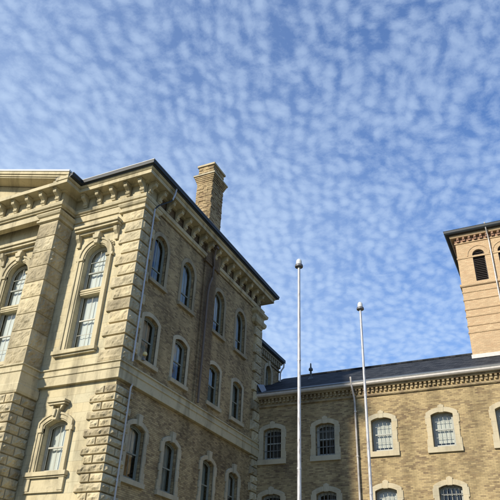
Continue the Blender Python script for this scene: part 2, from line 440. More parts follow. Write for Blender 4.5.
def rock(mb, fn, u0, u1, z0, z1, proj, rough, keep=(False, False), gap=.008, mrg=.045, step=.06):
    u0 += 0 if keep[0] else gap; u1 -= 0 if keep[1] else gap; z0 += gap; z1 -= gap
    def axis(a_, b_):
        n = max(2, int((b_ - a_ - 2 * mrg) / step)); r = [a_, a_ + mrg * .5]
        r += [a_ + mrg + (b_ - a_ - 2 * mrg) * i / n for i in range(n + 1)]
        return r + [b_ - mrg * .5, b_]
    U = axis(u0, u1); Z = axis(z0, z1); sx = random.uniform(0, 900)
    v = []
    for j, z in enumerate(Z):
        for i, u in enumerate(U):
            e = [z - z0, z1 - z]
            if not keep[0]: e.append(u - u0)
            if not keep[1]: e.append(u1 - u)
            e0 = min(e); e1 = min(z - z0, z1 - z, u - u0, u1 - u)
            d = proj * min(1.0, .15 + e0 / (mrg * .5) * .85) if e0 < mrg * .5 else proj
            if e0 <= 1e-6: d = 0.0
            k = max(0, min(1, (e1 - mrg * .5) / .09)); k = k * k * (3 - 2 * k)
            nn = noise.noise(Vector((u * 4.3 + sx, z * 6.5, sx))) + .6 * noise.noise(Vector((u * 10 + sx, z * 17, 3.3))) + .35 * noise.noise(Vector((u * 22 + sx, z * 30, 7.3)))
            d += k * rough * (.55 + nn)
            v.append(fn(u, z, -d))
    n = len(U); f = []
    for j in range(len(Z) - 1):
        for i in range(n - 1): f.append((j * n + i, j * n + i + 1, (j + 1) * n + i + 1, (j + 1) * n + i))
    mb.tint = random.uniform(-1, 1); mb.add(v, f); mb.tint = 0.0

# ------------------------------------------------------------------ windows (built facing -Y at the origin, sill line z = 0)
def wavy(mb, x0, x1, z0, z1, y, amp=.03, folds=9, ph=0.0):
    n = folds * 6; v = []
    for i in range(n + 1):
        x = x0 + (x1 - x0) * i / n; yy = y + amp * math.sin(i / 6 * 2 * math.pi + ph + .6 * math.sin(i * .21))
        v += [(x, yy, z0), (x, yy, z1)]
    mb.add(v, [(2 * i, 2 * i + 2, 2 * i + 3, 2 * i + 1) for i in range(n)])
FN0 = F(0)
def sash_window(w_, spring, rise, fmat, label=None, rail=None, cols=2, rows=(0, 0), curtain=None, z_base=0.0, depth=.24, bars=None, open_gap=0.0):
    """frame (window) > sash, pane, curtain"""
    mb = MB(); top = opening(0, 0, w_, spring, rise); inn = opening(0, 0, w_, spring, rise, grow=-.07)
    mb.ring([(p[0], p[1]) for p in inn], [(p[0], p[1]) for p in top], FN0, depth, depth + .10)
    mb.box(-w_ / 2, w_ / 2, depth, depth + .10, 0, .07)
    win = mb.build('window', fmat, None, bevel=.006, origin=(0, 0, 0))
    H = spring + rise
    rail = rail if rail else H * .5
    sb = MB()
    i2 = opening(0, 0, w_, spring, rise, grow=-.075); i3 = opening(0, 0, w_, spring, rise, grow=-.12)
    sb.ring(i3, i2, FN0, depth + .025, depth + .06)
    sb.box(-w_ / 2 + .08, w_ / 2 - .08, depth + .03, depth + .075, .07, .14)
    sb.box(-w_ / 2 + .08, w_ / 2 - .08, depth + .015, depth + .075, rail - .03, rail + .03)
    hw = w_ / 2 - .11
    for c in range(1, cols):
        x = -hw + 2 * hw * c / cols; zt = spring + rise * (1 - (x / (w_ / 2)) ** 2) - .08
        if rise > w_ * .4: zt = spring + math.sqrt(max(0, (w_ / 2) ** 2 - x * x)) - .1
        sb.box(x - .011, x + .011, depth + .035, depth + .055, .12, zt)
    for z0, z1, k in ((.12, rail, rows[0]), (rail, H, rows[1])):
        for r_ in range(1, k + 1):
            z = z0 + (z1 - z0) * r_ / (k + 1)
            hx = hw if z < spring else max(.05, hw * math.sqrt(max(.02, 1 - ((z - spring) / (rise + .01)) ** 2)))
            sb.box(-hx, hx, depth + .036, depth + .054, z - .011, z + .011)
    sb.build('sash', fmat, win, bevel=.004)
    pb = MB(); pl = opening(0, 0, w_, spring, rise, grow=-.10)
    pb.add([(p[0], depth + .045, max(.1, p[1])) for p in pl], [tuple(range(len(pl)))])
    pb.build('pane', M['glass'], win, recalc=False)
    if curtain:
        cb = MB(); kind, cm = curtain
        if kind == 'full': wavy(cb, -w_ / 2 - .12, w_ / 2 + .12, -.1, H + .1, depth + .24)
        elif kind == 'parted':
            wavy(cb, -w_ / 2 - .12, -w_ * .02, -.1, H + .1, depth + .24, folds=5); wavy(cb, w_ * .17, w_ / 2 + .12, -.1, H + .1, depth + .24, folds=4, ph=1.3)
        elif kind == 'left_gap': wavy(cb, -w_ * .47, w_ / 2 + .12, -.1, H + .1, depth + .20, amp=.012, folds=6)
        elif kind == 'roller':
            cb.box(-w_ / 2 - .05, w_ / 2 + .05, depth + .18, depth + .19, .25, H + .1)
        elif kind == 'upper':
            cb.box(-w_ / 2 - .05, w_ / 2 + .05, depth + .18, depth + .19, rail - .05, H + .1)
        cb.build('curtain', cm, win, smooth=True)
    if bars:
        bb = MB(); nb = bars
        for i in range(nb):
            x = -w_ / 2 + w_ * (i + 1) / (nb + 1); bb.tube([(x, depth - .09, 0), (x, depth - .09, spring + rise - .04)], .012, 6)
        bb.box(-w_ / 2, w_ / 2, depth - .10, depth - .08, H * .28, H * .28 + .03); bb.box(-w_ / 2, w_ / 2, depth - .10, depth - .08, H * .76, H * .76 + .03)
        bb.build('window_bars', M['iron'], win)
    if label: win['label'] = label
    return win
def copy_part(o, parent, loc, rot=0.0):
    r = o.copy(); COL.objects.link(r); r.parent = parent
    r.location = Vector(loc) - wloc(parent); r.rotation_euler = (0, 0, rot)
    for ch in list(o.children):
        c = ch.copy(); COL.objects.link(c); c.parent = r
    return r
def place(o, parent, locs, rot=0.0):
    first = True
    for l in locs:
        if first:
            src = o; first = False
        else: copy_part(src, parent, l, rot); continue
        keep = (o, l)
    o.parent = parent; o.location = Vector(keep[1]) - wloc(parent); o.rotation_euler = (0, 0, rot)

# ------------------------------------------------------------------ ground
def ground():
    m, t, b = newmat('gravel_and_worn_grass')
    n1 = noise_(t, pos(t), .35, 5, .6); n2 = noise_(t, pos(t), 9, 5, .6)
    c = ramp(t, n1, [(.4, (.20, .18, .14)), (.6, (.12, .13, .06))])
    c = mix(t, 1.0, c, ramp(t, n2, [(.3, g(.7)), (.7, g(1.15))]), 'MULTIPLY')
    t.links.new(c, b.inputs['Base Color']); b.inputs['Roughness'].default_value = .95
    bump(t, b, n2, .5, .03)
    mb = MB(); n = 24; v = []
    xs = [-1500, -400, -120] + [-60 + 6 * i for i in range(21)] + [120, 400, 1500]
    k = len(xs)
    for y in xs:
        for x in xs: v.append((x, y, 0))
    mb.add(v, [(j * k + i, j * k + i + 1, (j + 1) * k + i + 1, (j + 1) * k + i) for j in range(k - 1) for i in range(k - 1)])
    o = mb.build('ground', m); o['kind'] = 'structure'
ground()

random.seed(7)
# ================================================================== MAIN STONE AND BRICK BLOCK
B1 = thing('stone_building', (-14.4, 18, 0), 'tall block at left with sunlit cream stone front, bracketed cornice and shaded brick side wall', 'building')
XS = -14.45      # plane of the brick side wall
YW = 18.10       # plane of the stone wing wall
YB = 17.75       # plane of the middle bay wall
YP = 17.10       # front of the big pilaster
XP = -18.35      # side of the big pilaster
TOP = 18.95
# --- openings
lowW = dict(cx=-16.93, z0=6.52, w_=1.10, spring=1.72, rise=.20)
upW = dict(cx=-16.62, z0=11.25, w_=1.20, spring=4.35, rise=.60)
bayW = dict(cx=-20.72, z0=11.0, w_=1.20, spring=4.42, rise=.60)
bayL = dict(cx=-20.72, z0=6.52, w_=1.10, spring=1.72, rise=.20)
bay2 = dict(bayW, cx=-23.4); bay2L = dict(bayL, cx=-23.4)
def hole(d): return list(opening(**d))
fw = MB()
fw.panel([(XP - .05, 0), (XS - .012, 0), (XS - .012, TOP), (XP - .05, TOP)], [hole(lowW), hole(upW)], F(YW), 0, .38)
fw.panel([(-27.5, 0), (XP - .06, 0), (XP - .06, TOP), (-27.5, TOP)], [hole(bayW), hole(bayL), hole(bay2), hole(bay2L)], F(YB), 0, .38)
fw.build('front_wall', M['ashlar'], B1)['label'] = 'sunlit cream stone front wall'
sideY = [19.75, 22.22, 25.40, 27.90]
WS = 1.06
holes = []
for y in sideY:
    holes += [hole(dict(cx=y, z0=14.68, w_=WS, spring=1.84, rise=.53)), hole(dict(cx=y, z0=11.04, w_=WS, spring=1.80, rise=.16)), hole(dict(cx=y, z0=6.46, w_=WS, spring=1.86, rise=.16))]
sw = MB()
sw.panel([(YW + .01, 0), (30.39, 0), (30.39, TOP), (YW + .01, TOP)], holes, Sd(XS), 0, .38)
sw.build('side_wall', M['brick_side'], B1)['label'] = 'shaded brown brick side wall'
rb = MB(); rb.box(-27.5, XS, 30.0, 30.38, 0, TOP - .01); rb.box(-27.5, -27.15, YB + .4, 30, 0, TOP - .01)
rb.build('rear_wall', M['brick_side'], B1)
fl = MB()
for z in (5.2, 9.9, 14.0): fl.box(-27.1, XS - .4, YW + .42, 29.9, z - .12, z)
fl.build('floor_slab', M['void'], B1)
inn = MB(); inn.box(-27.0, -16.6, 19.6, 29.8, .1, 18.6); inn.build('dark_core', M['void'], B1)  # solid near-black box, paints the unlit interior behind the windows

# --- pilaster (big, rusticated)
pb = MB(); pb.box(XP - 1.08, XP - .03, YP + .03, YB + .3, 0, 18.2); pb.box(XP - .5, XP - .034, YB + .301, YW + .3, 0, 18.2)
fP, sP = F(YP + .06), Sd(XP - .06)
z = 10.5
while z < 17.35:
    h = .757
    z1 = min(z + h, 17.31)
    rock(pb, fP, XP - 1.10, XP, z, z1, .06, .046, keep=(False, True), gap=.016, step=.075)
    rock(pb, sP, YP, YW, z, z1, .06, .065, keep=(True, False), gap=.016, step=.075)
    z += h
    if z > 17.2: break
fP2, sP2 = F(YP - .17), Sd(XP + .09)
z = 0.0; r_ = 0
while z < 9.2:
    z1 = z + .37
    sp = -18.85 if r_ % 2 else -18.62
    rock(pb, fP2, XP - 1.2, sp, z, z1, .06, .075); rock(pb, fP2, sp, XP + .15, z, z1, .06, .075, keep=(False, True))
    rock(pb, sP2, YP - .23, 17.55 if r_ % 2 else 17.3, z, z1, .06, .075, keep=(True, False)); rock(pb, sP2, 17.55 if r_ % 2 else 17.3, YW, z, z1, .06, .075)
    z += .37; r_ += 1
pb.box(XP - 1.19, XP + .085, YP - .165, YW, 0, 9.3)
pb.build('pilaster', M['rock'], B1)['label'] = 'tall rock faced pilaster beside the arched windows'

# --- corner quoins
qb = MB()
fQ, sQ = F(YW), Sd(XS)
PR = .10; xr = XS + PR; yf = YW - PR
z = 10.5; r_ = 0
while z < 17.5:
    z1 = min(z + .53, 17.52)
    wq = 1.15 if r_ % 2 == 0 else .92
    rock(qb, fQ, xr - wq, xr, z, z1, PR, .046, keep=(False, True), gap=.014, step=.07)
    rock(qb, sQ, yf, yf + (.82 if r_ % 2 == 0 else 1.02), z, z1, PR, .065, keep=(True, False), gap=.014, step=.07)
    z += .5405; r_ += 1
    if z > 17.4: break
qb.build('quoin', M['rock'], B1)['label'] = 'upper corner stones nearest the camera'; qb = MB()
z = 0.0; r_ = 0
while z < 9.5:
    z1 = min(z + .318, 9.72)
    wq = 1.18 if r_ % 2 == 0 else .98
    if r_ % 2 == 0:
        rock(qb, fQ, xr - wq, xr, z, z1, PR, .08, keep=(False, True))
    else:
        rock(qb, fQ, xr - wq, xr - .55, z, z1, PR, .08); rock(qb, fQ, xr - .55, xr, z, z1, PR, .08, keep=(False, True))
    if r_ % 2: rock(qb, sQ, yf, yf + 1.12, z, z1, PR, .075, keep=(True, False))
    else:
        rock(qb, sQ, yf, yf + .5, z, z1, PR, .075, keep=(True, False)); rock(qb, sQ, yf + .5, yf + .95, z, z1, PR, .075)
    z += .318; r_ += 1
qb.build('quoin', M['rock'], B1)['label'] = 'lower rock faced corner stones nearest the camera'
q2 = MB(); z = 10.5; r_ = 0
while z < 17.4:
    rock(q2, sQ, 30.5 - (.95 if r_ % 2 else .7), 30.5, z, min(17.4, z + .53), .11, .05, keep=(False, True), step=.07)
    z += .54; r_ += 1
q2.build('quoin', M['rock'], B1); q2 = MB(); z = 0
while z < 9.65:
    rock(q2, sQ, 30.42 - (.8 if r_ % 2 else .6), 30.42, z, min(9.755, z + .4), .11, .07, keep=(False, True), step=.07)
    z += .4; r_ += 1
q2.build('quoin', M['rock'], B1)['label'] = 'rounded grey corner stones where the side wall meets the lower wing'

# --- string course, caps, mouldings
PATH = [(-27.5, YP), (XP, YP), (XP, YW - .10), (XS + .05, YW - .10), (XS + .05, 30.42), (-18, 30.42)]
PATHP = [(-27.5, YB), (XP - 1.12, YB), (XP - 1.12, YP), (XP, YP), (XP, YW), (XS, YW), (XS, 30.42), (-18, 30.42)]
def prof(pts, back=-.12):
    return [(back, pts[0][1])] + pts + [(back, pts[-1][1])]
sc_ = MB()
sc_.sweep(PATHP, prof([(.17, 9.76), (.17, 10.12), (.21, 10.14), (.21, 10.20), (.14, 10.24), (.14, 10.40), (.20, 10.42), (.20, 10.47), (.04, 10.53)]))
sc_.build('string_course', M['trim'], B1, bevel=.008)
pc = MB()
pcap = [(XP - 1.12, YB - .02), (XP - 1.12, YP), (XP, YP), (XP, YW - .05)]
pc.sweep(pcap, prof([(.20, 9.28), (.24, 9.36), (.24, 9.62), (.20, 9.66), (.20, 9.755)]))
pc.build('pilaster_base', M['trim'], B1, bevel=.008)
cap = MB()
qc = [(xr - 1.22, YW + .02), (xr - 1.22, YW - .08), (XS + .08, YW - .08), (XS + .08, 19.05), (XS - .02, 19.05)]
cp = prof([(.02, 17.52), (.10, 17.55), (.10, 17.64), (.03, 17.68), (.03, 17.80), (.10, 17.84), (.16, 17.93), (.16, 17.99), (.05, 18.02)])
cap.sweep(qc, cp)
cap.build('capital', M['trim'], B1, bevel=.006); cap = MB()
cap.sweep([(XP - 1.12, YB - .02), (XP - 1.12, YP + .02), (XP - .02, YP + .02), (XP - .02, YW - .02)], [(o_, z_ - .12) for o_, z_ in cp])
cap.build('capital', M['trim'], B1, bevel=.006); cap = MB()
cap.sweep([(XS - .02, 29.5), (XS + .08, 29.5), (XS + .08, 30.45), (-15, 30.45)], prof([(.04, 17.1), (.16, 17.16), (.22, 17.3), (.22, 17.42), (.1, 17.5), (.1, 17.7), (.26, 17.8), (.3, 17.95), (.05, 18.02)]))
cap.build('capital', M['trim'], B1, bevel=.006)
ar = MB()
AP = prof([(.06, 18.04), (.06, 18.10), (.14, 18.13), (.17, 18.24), (.17, 18.29), (.04, 18.33)])
ar.sweep([(-27.5, YP), (XP, YP), (XP, YW - .05), (XS + .02, YW - .05), (XS + .02, 23.48)], AP)
ar.sweep([(XS + .02, 24.92), (XS + .02, 30.42), (-18, 30.42)], AP)
ar.build('architrave', M['trim'], B1, bevel=.006)
fz = MB()
fz.sweep([(-27.5, YP + .03), (XP - .03, YP + .03), (XP - .03, YW - .06), (XS + .02, YW - .06), (XS + .02, 19.1)], [(-.3, 17.70), (0, 17.70), (0, 18.98), (-.3, 18.98)])
fz.build('frieze', M['trim'], B1)
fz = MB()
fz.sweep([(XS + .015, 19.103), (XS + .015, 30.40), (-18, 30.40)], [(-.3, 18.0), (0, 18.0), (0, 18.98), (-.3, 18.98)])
fz.build('frieze', M['brick_breast'], B1)  # side frieze in a darker brick tone than the wall below
# cornice: corona all round, crown and gutter on the wing and the side
co = MB()
CP = [(-27.5, YP), (XP, YP), (XP, YW - .1), (XS + .05, YW - .1), (XS + .05, 30.42), (-18, 30.42)]
co.sweep(CP, [(-.35, 18.93), (.10, 18.93), (.13, 18.99), (.52, 18.99), (.52, 18.96), (.56, 18.96), (.56, 19.15), (-.35, 19.15)])
CW = [(XP, YP - .55), (XP, YW - .1), (XS + .05, YW - .1), (XS + .05, 30.42), (-18, 30.42)]
co.sweep(CW, [(-.3, 19.153), (.58, 19.153), (.62, 19.19), (.66, 19.235), (-.3, 19.235)])
cor = co.build('cornice', M['trim'], B1, bevel=.006)
gu = MB()
gu.sweep(CW, [(-.2, 19.238), (.69, 19.238), (.70, 19.27), (.78, 19.29), (.80, 19.43), (.76, 19.43), (.73, 19.41), (-.2, 19.41)])
gu.cur = 1
gu.sweep(CW, [(.765, 19.433), (.81, 19.433), (.81, 19.47), (.765, 19.47)])
gu.cur = 0
gu.build('gutter', [M['gutter_dark'], M['gutter_edge']], B1)
# modillions
def modillion(fn):
    mb = MB()
    prof_ = [(-.03, 18.99), (-.42, 18.99), (-.42, 18.81), (-.39, 18.76), (-.30, 18.72), (-.22, 18.68), (-.16, 18.60), (-.12, 18.48), (-.13, 18.44), (-.10, 18.40), (-.03, 18.40)]
    mb.prism(prof_, lambda d, z_, t_: fn(t_, z_, d), -.095, .095)
    mb.prism([(-.03, 18.985), (-.46, 18.985), (-.46, 18.91), (-.03, 18.91)], lambda d, z_, t_: fn(t_, z_, d), -.12, .12)
    mb.prism([(-.10, 18.47), (-.17, 18.50), (-.20, 18.56), (-.17, 18.62), (-.1, 18.64)], lambda d, z_, t_: fn(t_, z_, d), -.115, .115)
    return mb
m0 = modillion(F(0)).build('modillion', M['trim'], cor, bevel=.008, origin=(0, 0, 0))
fr_pos = [(x, YW - .06) for x in (-17.72, -16.93, -16.13, -15.33, -14.56)] + [(x, YP + .03) for x in (-18.62, -19.46, -20.31, -21.16, -22.0, -22.85, -23.7)]
sd_pos = [(XS + .02, 18.20 + .775 * i) for i in range(16)]
def put_sub(o, par, pos_, rot, z_=0):
    o.parent = par; o.location = Vector((pos_[0], pos_[1], z_)) - wloc(par); o.rotation_euler = (0, 0, rot)
for i, p in enumerate(fr_pos):
    o = m0 if i == 0 else m0.copy()
    if i: COL.objects.link(o)
    put_sub(o, cor, p, 0)
for p in sd_pos:
    o = m0.copy(); COL.objects.link(o); put_sub(o, cor, p, R(90))

# --- pediment over the middle bay
pd = MB()
XA, SL = -24.5, .315
X0c = XP + .62
def rake(y0, y1, ztop, th):
    # upper line passes z=ztop at x = X0c
    poly = [(X0c, ztop - th), (X0c, ztop), (XA, ztop + SL * (X0c - XA)), (2 * XA - X0c, ztop), (2 * XA - X0c, ztop - th), (XA, ztop - th + SL * (X0c - XA))]
    pd.prism(poly, lambda a_, b_, t_: (a_, t_, b_), y0, y1)
rake(YP - .62, YP + .5, 19.47, .15); rake(YP - .56, YP + .5, 19.315, .10); rake(YP - .50, YP + .5, 19.21, .06)
pd.box(XP - .1, XP + .60, YP - .60, YP - .45, 19.152, 19.34)
pd.prism([(X0c - .3, 19.152), (X0c - .3, 19.2), (XA, 19.12 + SL * (X0c - XA)), (2 * XA - X0c + .3, 19.2), (2 * XA - X0c + .3, 19.152)], lambda a_, b_, t_: (a_, t_, b_), YP + .26, YP + .5)
pd.build('pediment', M['trim'], B1, bevel=.008)
pr = MB()
poly = [(X0c + .03, 19.475), (X0c + .03, 19.56), (XA, 19.57 + SL * (X0c - XA)), (2 * XA - X0c, 19.56), (2 * XA - X0c, 19.475), (XA, 19.475 + SL * (X0c - XA))]
pr.prism(poly, lambda a_, b_, t_: (a_, t_, b_), YP - .66, 23)
pr.build('pediment_roof_edge', M['white_cap'], B1)

# --- window dressings: moulded surround, keystone, sill, hood
def moulding(mb, d, t1, fn, base, extra=0.0, steps=((0, .05, .05), (.05, .19, .09), (.19, .27, .13))):
    for a0, a1, pj in steps:
        mb.ring(opening(grow=a0 + 0.0, bottom=extra, **d), opening(grow=a1, bottom=extra, **d), fn, -pj, base)
def local(d): return dict(cx=0, z0=0, w_=d['w_'], spring=d['spring'], rise=d['rise'])
# lower front window
def low_front():
    win = sash_window(1.10, 1.72, .20, M['sash_cream'], None, rail=.95, cols=2, curtain=('left_gap', M['curtain']))
    d = local(lowW); mb = MB(); moulding(mb, d, 0, FN0, .03)
    for s in (-1, 1): mb.box(min(s * .55, s * .87), max(s * .55, s * .87), -.135, .02, 1.45, 1.62)
    mb.build('window_surround', M['trim'], win, bevel=.008)
    k = MB(); k.prism([(-.10, 1.86), (.10, 1.86), (.16, 2.28), (-.16, 2.28)], lambda a_, b_, t_: (a_, t_, b_), -.24, .02)
    k.prism([(-.05, 1.98), (.05, 1.98), (.08, 2.25), (-.08, 2.25)], lambda a_, b_, t_: (a_, t_, b_), -.32, -.2)
    for s in (-1, 1): k.prism([(s * .18, 2.44), (s * .34, 2.44), (s * .16, 2.22)], lambda a_, b_, t_: (a_, t_, b_), -.20, .02)
    k.box(-.40, .40, -.26, .02, 2.44, 2.52); k.box(-.44, .44, -.32, .02, 2.523, 2.62)
    k.build('keystone', M['trim'], win, bevel=.01)
    s_ = MB(); s_.box(-.98, .98, -.20, .20, -.16, -.004); s_.box(-.94, .94, -.14, .0, -.22, -.163)
    s_.box(-.84, .84, -.05, .02, -.66, -.223)
    for s in (-1, 1): s_.box(s * .78 - .12, s * .78 + .12, -.11, .02, -.66, -.223)
    s_.box(-.9, .9, -.09, .02, -.72, -.663)
    s_.build('sill', M['trim'], win, bevel=.008)
    return win
lf = low_front()
place(lf, B1, [(lowW['cx'], YW, lowW['z0']), (bayL['cx'], YB, bayL['z0']), (bay2L['cx'], YB, bay2L['z0'])])
def tall_front():
    w_ = 1.20; H1 = 2.55
    win = sash_window(w_, 4.35, .60, M['sash_cream'], None, rail=1.42, cols=2, rows=(1, 0), curtain=('left_gap', M['curtain']))
    ex = MB()   # transom and upper meeting rail
    ex.box(-w_ / 2, w_ / 2, .08, .36, H1, H1 + .28); ex.box(-w_ / 2, w_ / 2, .05, .09, H1 + .06, H1 + .12); ex.box(-w_ / 2, w_ / 2, .05, .09, H1 + .17, H1 + .24)
    ex.build('transom', M['trim'], win, bevel=.006)
    rl = MB(); rl.box(-w_ / 2 + .07, w_ / 2 - .07, .25, .32, 3.66, 3.73); rl.box(-w_ / 2 + .07, w_ / 2 - .07, .26, .31, 4.22, 4.245)
    rl.build('meeting_rail', M['sash_green'], win)
    d = dict(cx=0, z0=0, w_=w_, spring=4.35, rise=.60); mb = MB(); moulding(mb, d, 0, FN0, .03, steps=((0, .05, .05), (.05, .22, .10), (.22, .31, .15)))
    for s in (-1, 1): mb.box(min(s * .60, s * .98), max(s * .60, s * .98), -.155, .02, 4.20, 4.34)
    mb.build('window_surround', M['trim'], win, bevel=.008)
    k = MB(); k.prism([(-.10, 4.92), (.10, 4.92), (.15, 5.50), (-.15, 5.50)], lambda a_, b_, t_: (a_, t_, b_), -.26, .02)
    k.prism([(-.14, 5.14), (.14, 5.14), (.19, 5.38), (-.19, 5.38)], lambda a_, b_, t_: (a_, t_, b_), -.32, -.02)
    k.build('keystone', M['trim'], win, bevel=.02)
    hd = MB(); hd.box(-1.22, 1.08, -.18, .02, 5.56, 5.68); hd.box(-1.24, 1.12, -.34, .02, 5.683, 5.80); hd.box(-1.24, 1.16, -.42, .02, 5.803, 5.93); hd.box(-1.22, 1.12, -.3, .02, 5.933, 5.98)
    for s, x in ((-1, -1.08), (1, .98)):
        hd.prism([(-.02, 5.56), (-.30, 5.56), (-.26, 5.36), (-.12, 5.22), (-.10, 4.98), (-.02, 4.98)], lambda d_, z_, t_: (t_, d_, z_), x - .09, x + .09)
    hd.build('hood', M['trim'], win, bevel=.01)
    for s in (-1, 1):
        orn = MB()
        for (x, z_, q) in ((.52, 5.05, .10), (.66, 4.98, .12), (.80, 4.90, .09), (.86, 4.80, .06)):
            orn.box(s * x - q * .7, s * x + q * .7, -.07, .02, z_ - .035, z_ + .035) 
            orn.box(s * x - q * .3, s * x + q * .35, -.10, .02, z_ - .06, z_ + .0)
        orn.build('carved_ornament', M['trim'], win, bevel=.01)
    s_ = MB(); s_.box(-1.2, .98, -.22, .20, -.17, -.004); s_.box(-1.14, .94, -.14, .0, -.24, -.173)
    s_.build('sill', M['trim'], win, bevel=.008)
    return win
tf = tall_front()
place(tf, B1, [(upW['cx'], YW, upW['z0']), (bayW['cx'], YB, bayW['z0']), (bay2['cx'], YB, bay2['z0'])])

# side windows, three rows
VAR = [('parted', M['curtain_grey']), ('full', M['curtain_grey']), ('upper', M['blind'])]
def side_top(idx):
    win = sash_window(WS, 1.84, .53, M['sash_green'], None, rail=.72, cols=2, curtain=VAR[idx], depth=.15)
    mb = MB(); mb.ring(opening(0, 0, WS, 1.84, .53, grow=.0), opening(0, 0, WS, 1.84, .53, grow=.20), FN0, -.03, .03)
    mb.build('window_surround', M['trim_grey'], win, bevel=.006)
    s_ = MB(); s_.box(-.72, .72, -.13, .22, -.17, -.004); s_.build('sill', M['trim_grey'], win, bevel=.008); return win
def side_mid(idx):
    win = sash_window(WS, 1.80, .16, M['sash_green'], None, rail=.95, cols=2, curtain=VAR[(idx + 1) % 3], depth=.15)
    mb = MB(); mb.ring(opening(0, 0, WS, 1.80, .16, grow=0), opening(0, 0, WS, 1.80, .16, grow=.19), FN0, -.03, .03)
    mb.build('window_surround', M['surround'], win, bevel=.006)
    s_ = MB(); s_.box(-.74, .74, -.13, .22, -.19, -.004); s_.build('sill', M['surround'], win, bevel=.008); return win
def eared(mb, w_, spring, rise, t_, ear, y0, y1, ear_z=None, toothed=0):
    mb.ring(opening(0, 0, w_, spring, rise), opening(0, 0, w_, spring, rise, grow=t_), FN0, y0, y1)
    for s in (-1, 1):
        a_, b_ = s * (w_ / 2 + t_ - .01), s * (w_ / 2 + t_ + ear)
        mb.box(min(a_, b_), max(a_, b_), y0 + .002, y1, spring - .42, spring + .0)
        if toothed:
            mb.box(min(a_, b_), max(a_, b_), y0 + .002, y1, 0, .38)
            mb.box(min(a_, b_), max(a_, b_ - s * .03), y0 + .003, y1, .72, 1.0) if s > 0 else mb.box(b_ + .03, a_, y0 + .003, y1, .72, 1.0)
def side_low(idx):
    win = sash_window(WS, 1.86, .16, M['sash_green'], None, rail=.98, cols=2, curtain=VAR[(idx + 2) % 3], depth=.15)
    mb = MB(); eared(mb, WS, 1.86, .16, .19, .07, -.07, .03, toothed=1); mb.build('window_surround', M['surround'], win, bevel=.012)
    k = MB(); k.prism([(-.10, 1.97), (.10, 1.97), (.14, 2.40), (-.14, 2.40)], lambda a_, b_, t_: (a_, t_, b_), -.15, .02); k.build('keystone', M['surround'], win, bevel=.012)
    s_ = MB(); s_.box(-.80, .80, -.13, .22, -.19, -.004); s_.build('sill', M['surround'], win, bevel=.008); return win
for kk, ys in ((0, sideY[0::3]), (1, sideY[1:2]), (2, sideY[2:3])): place(side_top(kk), B1, [(XS, y, 14.68) for y in ys], R(90))
for kk, ys in ((0, sideY[0::3]), (1, sideY[1:2]), (2, sideY[2:3])): place(side_mid(kk), B1, [(XS, y, 11.04) for y in ys], R(90))
for kk, ys in ((0, sideY[0::3]), (1, sideY[1:2]), (2, sideY[2:3])): place(side_low(kk), B1, [(XS, y, 6.46) for y in ys], R(90))

# chimney breast, roof, chimney, pipes
cb = MB(); cb.box(XS - .1, XS + .07, 23.55, 24.8, 10.5, 18.9); cb.box(XS - .1, XS + .15, 23.45, 24.95, 17.9, 18.88)
cb.build('chimney_breast', M['brick_side'], B1)['label'] = 'dark stained brick strip between the middle side windows'
rf = MB()
x0, x1, y0, y1, zr = -27.5, XS + .7, YW - .70, 31.0, 19.46
rf.add([(x0, y0, zr), (x1, y0, zr), (x1, y1, zr), (x0, y1, zr), (x0, 24.2, 22.2), (x1 - 6.5, 24.2, 22.2)], [(0, 1, 5, 4), (1, 2, 5), (2, 3, 4, 5), (3, 0, 4), (0, 3, 2, 1)])
roof1 = rf.build('roof', M['slate'], B1)
ch = MB()
cx0, cx1, cy0, cy1 = -15.66, -14.66, 24.0, 25.25
def rough_stack(mb, x0, x1, y0, y1, z0, z1):
    z = z0; fY, fX = F(y0 + .02), Sd(x1 - .02)
    mb.box(x0, x1 - .02, y0 + .02, y1, z0, z1)
    while z < z1 - .02:
        h = random.choice((.085, .11, .15)); zz = min(z + h, z1)
        for fn, u0, u1, kp in ((fY, x0, x1, 1), (fX, y0, y1, 0)):
            u = u0
            while u < u1 - .02:
                L = random.choice((.22, .3, .42)); ue = u + L
                if u1 - ue < .15: ue = u1
                p_ = .02 + random.choice((0, 0, .01, .022, .035))
                mb.add([fn(u + .006, z + .006, -p_), fn(ue - .006, z + .006, -p_), fn(ue - .006, zz - .006, -p_), fn(u + .006, zz - .006, -p_),
                        fn(u + .006, z + .006, 0), fn(ue - .006, z + .006, 0), fn(ue - .006, zz - .006, 0), fn(u + .006, zz - .006, 0)],
                       [(0, 1, 2, 3), (0, 4, 5, 1), (1, 5, 6, 2), (2, 6, 7, 3), (3, 7, 4, 0)])
                u = ue
        z = zz
rough_stack(ch, cx0, cx1, cy0, cy1, 19.3, 23.55)
for i in range(4):
    q = .034 * (i + 1); z = 23.55 + i * .10
    ch.box(cx0 - q, cx1 + q, cy0 - q, cy1 + q, z, z + .098)
rough_stack(ch, cx0 + .02, cx1 - .02, cy0 + .02, cy1 - .02, 24.10, 24.70)
chim = ch.build('chimney', M['brick_chimney'], roof1); chim['label'] = 'tall rough brick chimney with stepped cap above the side eaves'
cc = MB(); cc.box(cx0 - .19, cx1 + .19, cy0 - .19, cy1 + .19, 23.952, 24.05)
cc.box(cx0 - .06, cx1 + .06, cy0 - .06, cy1 + .06, 24.702, 24.82)
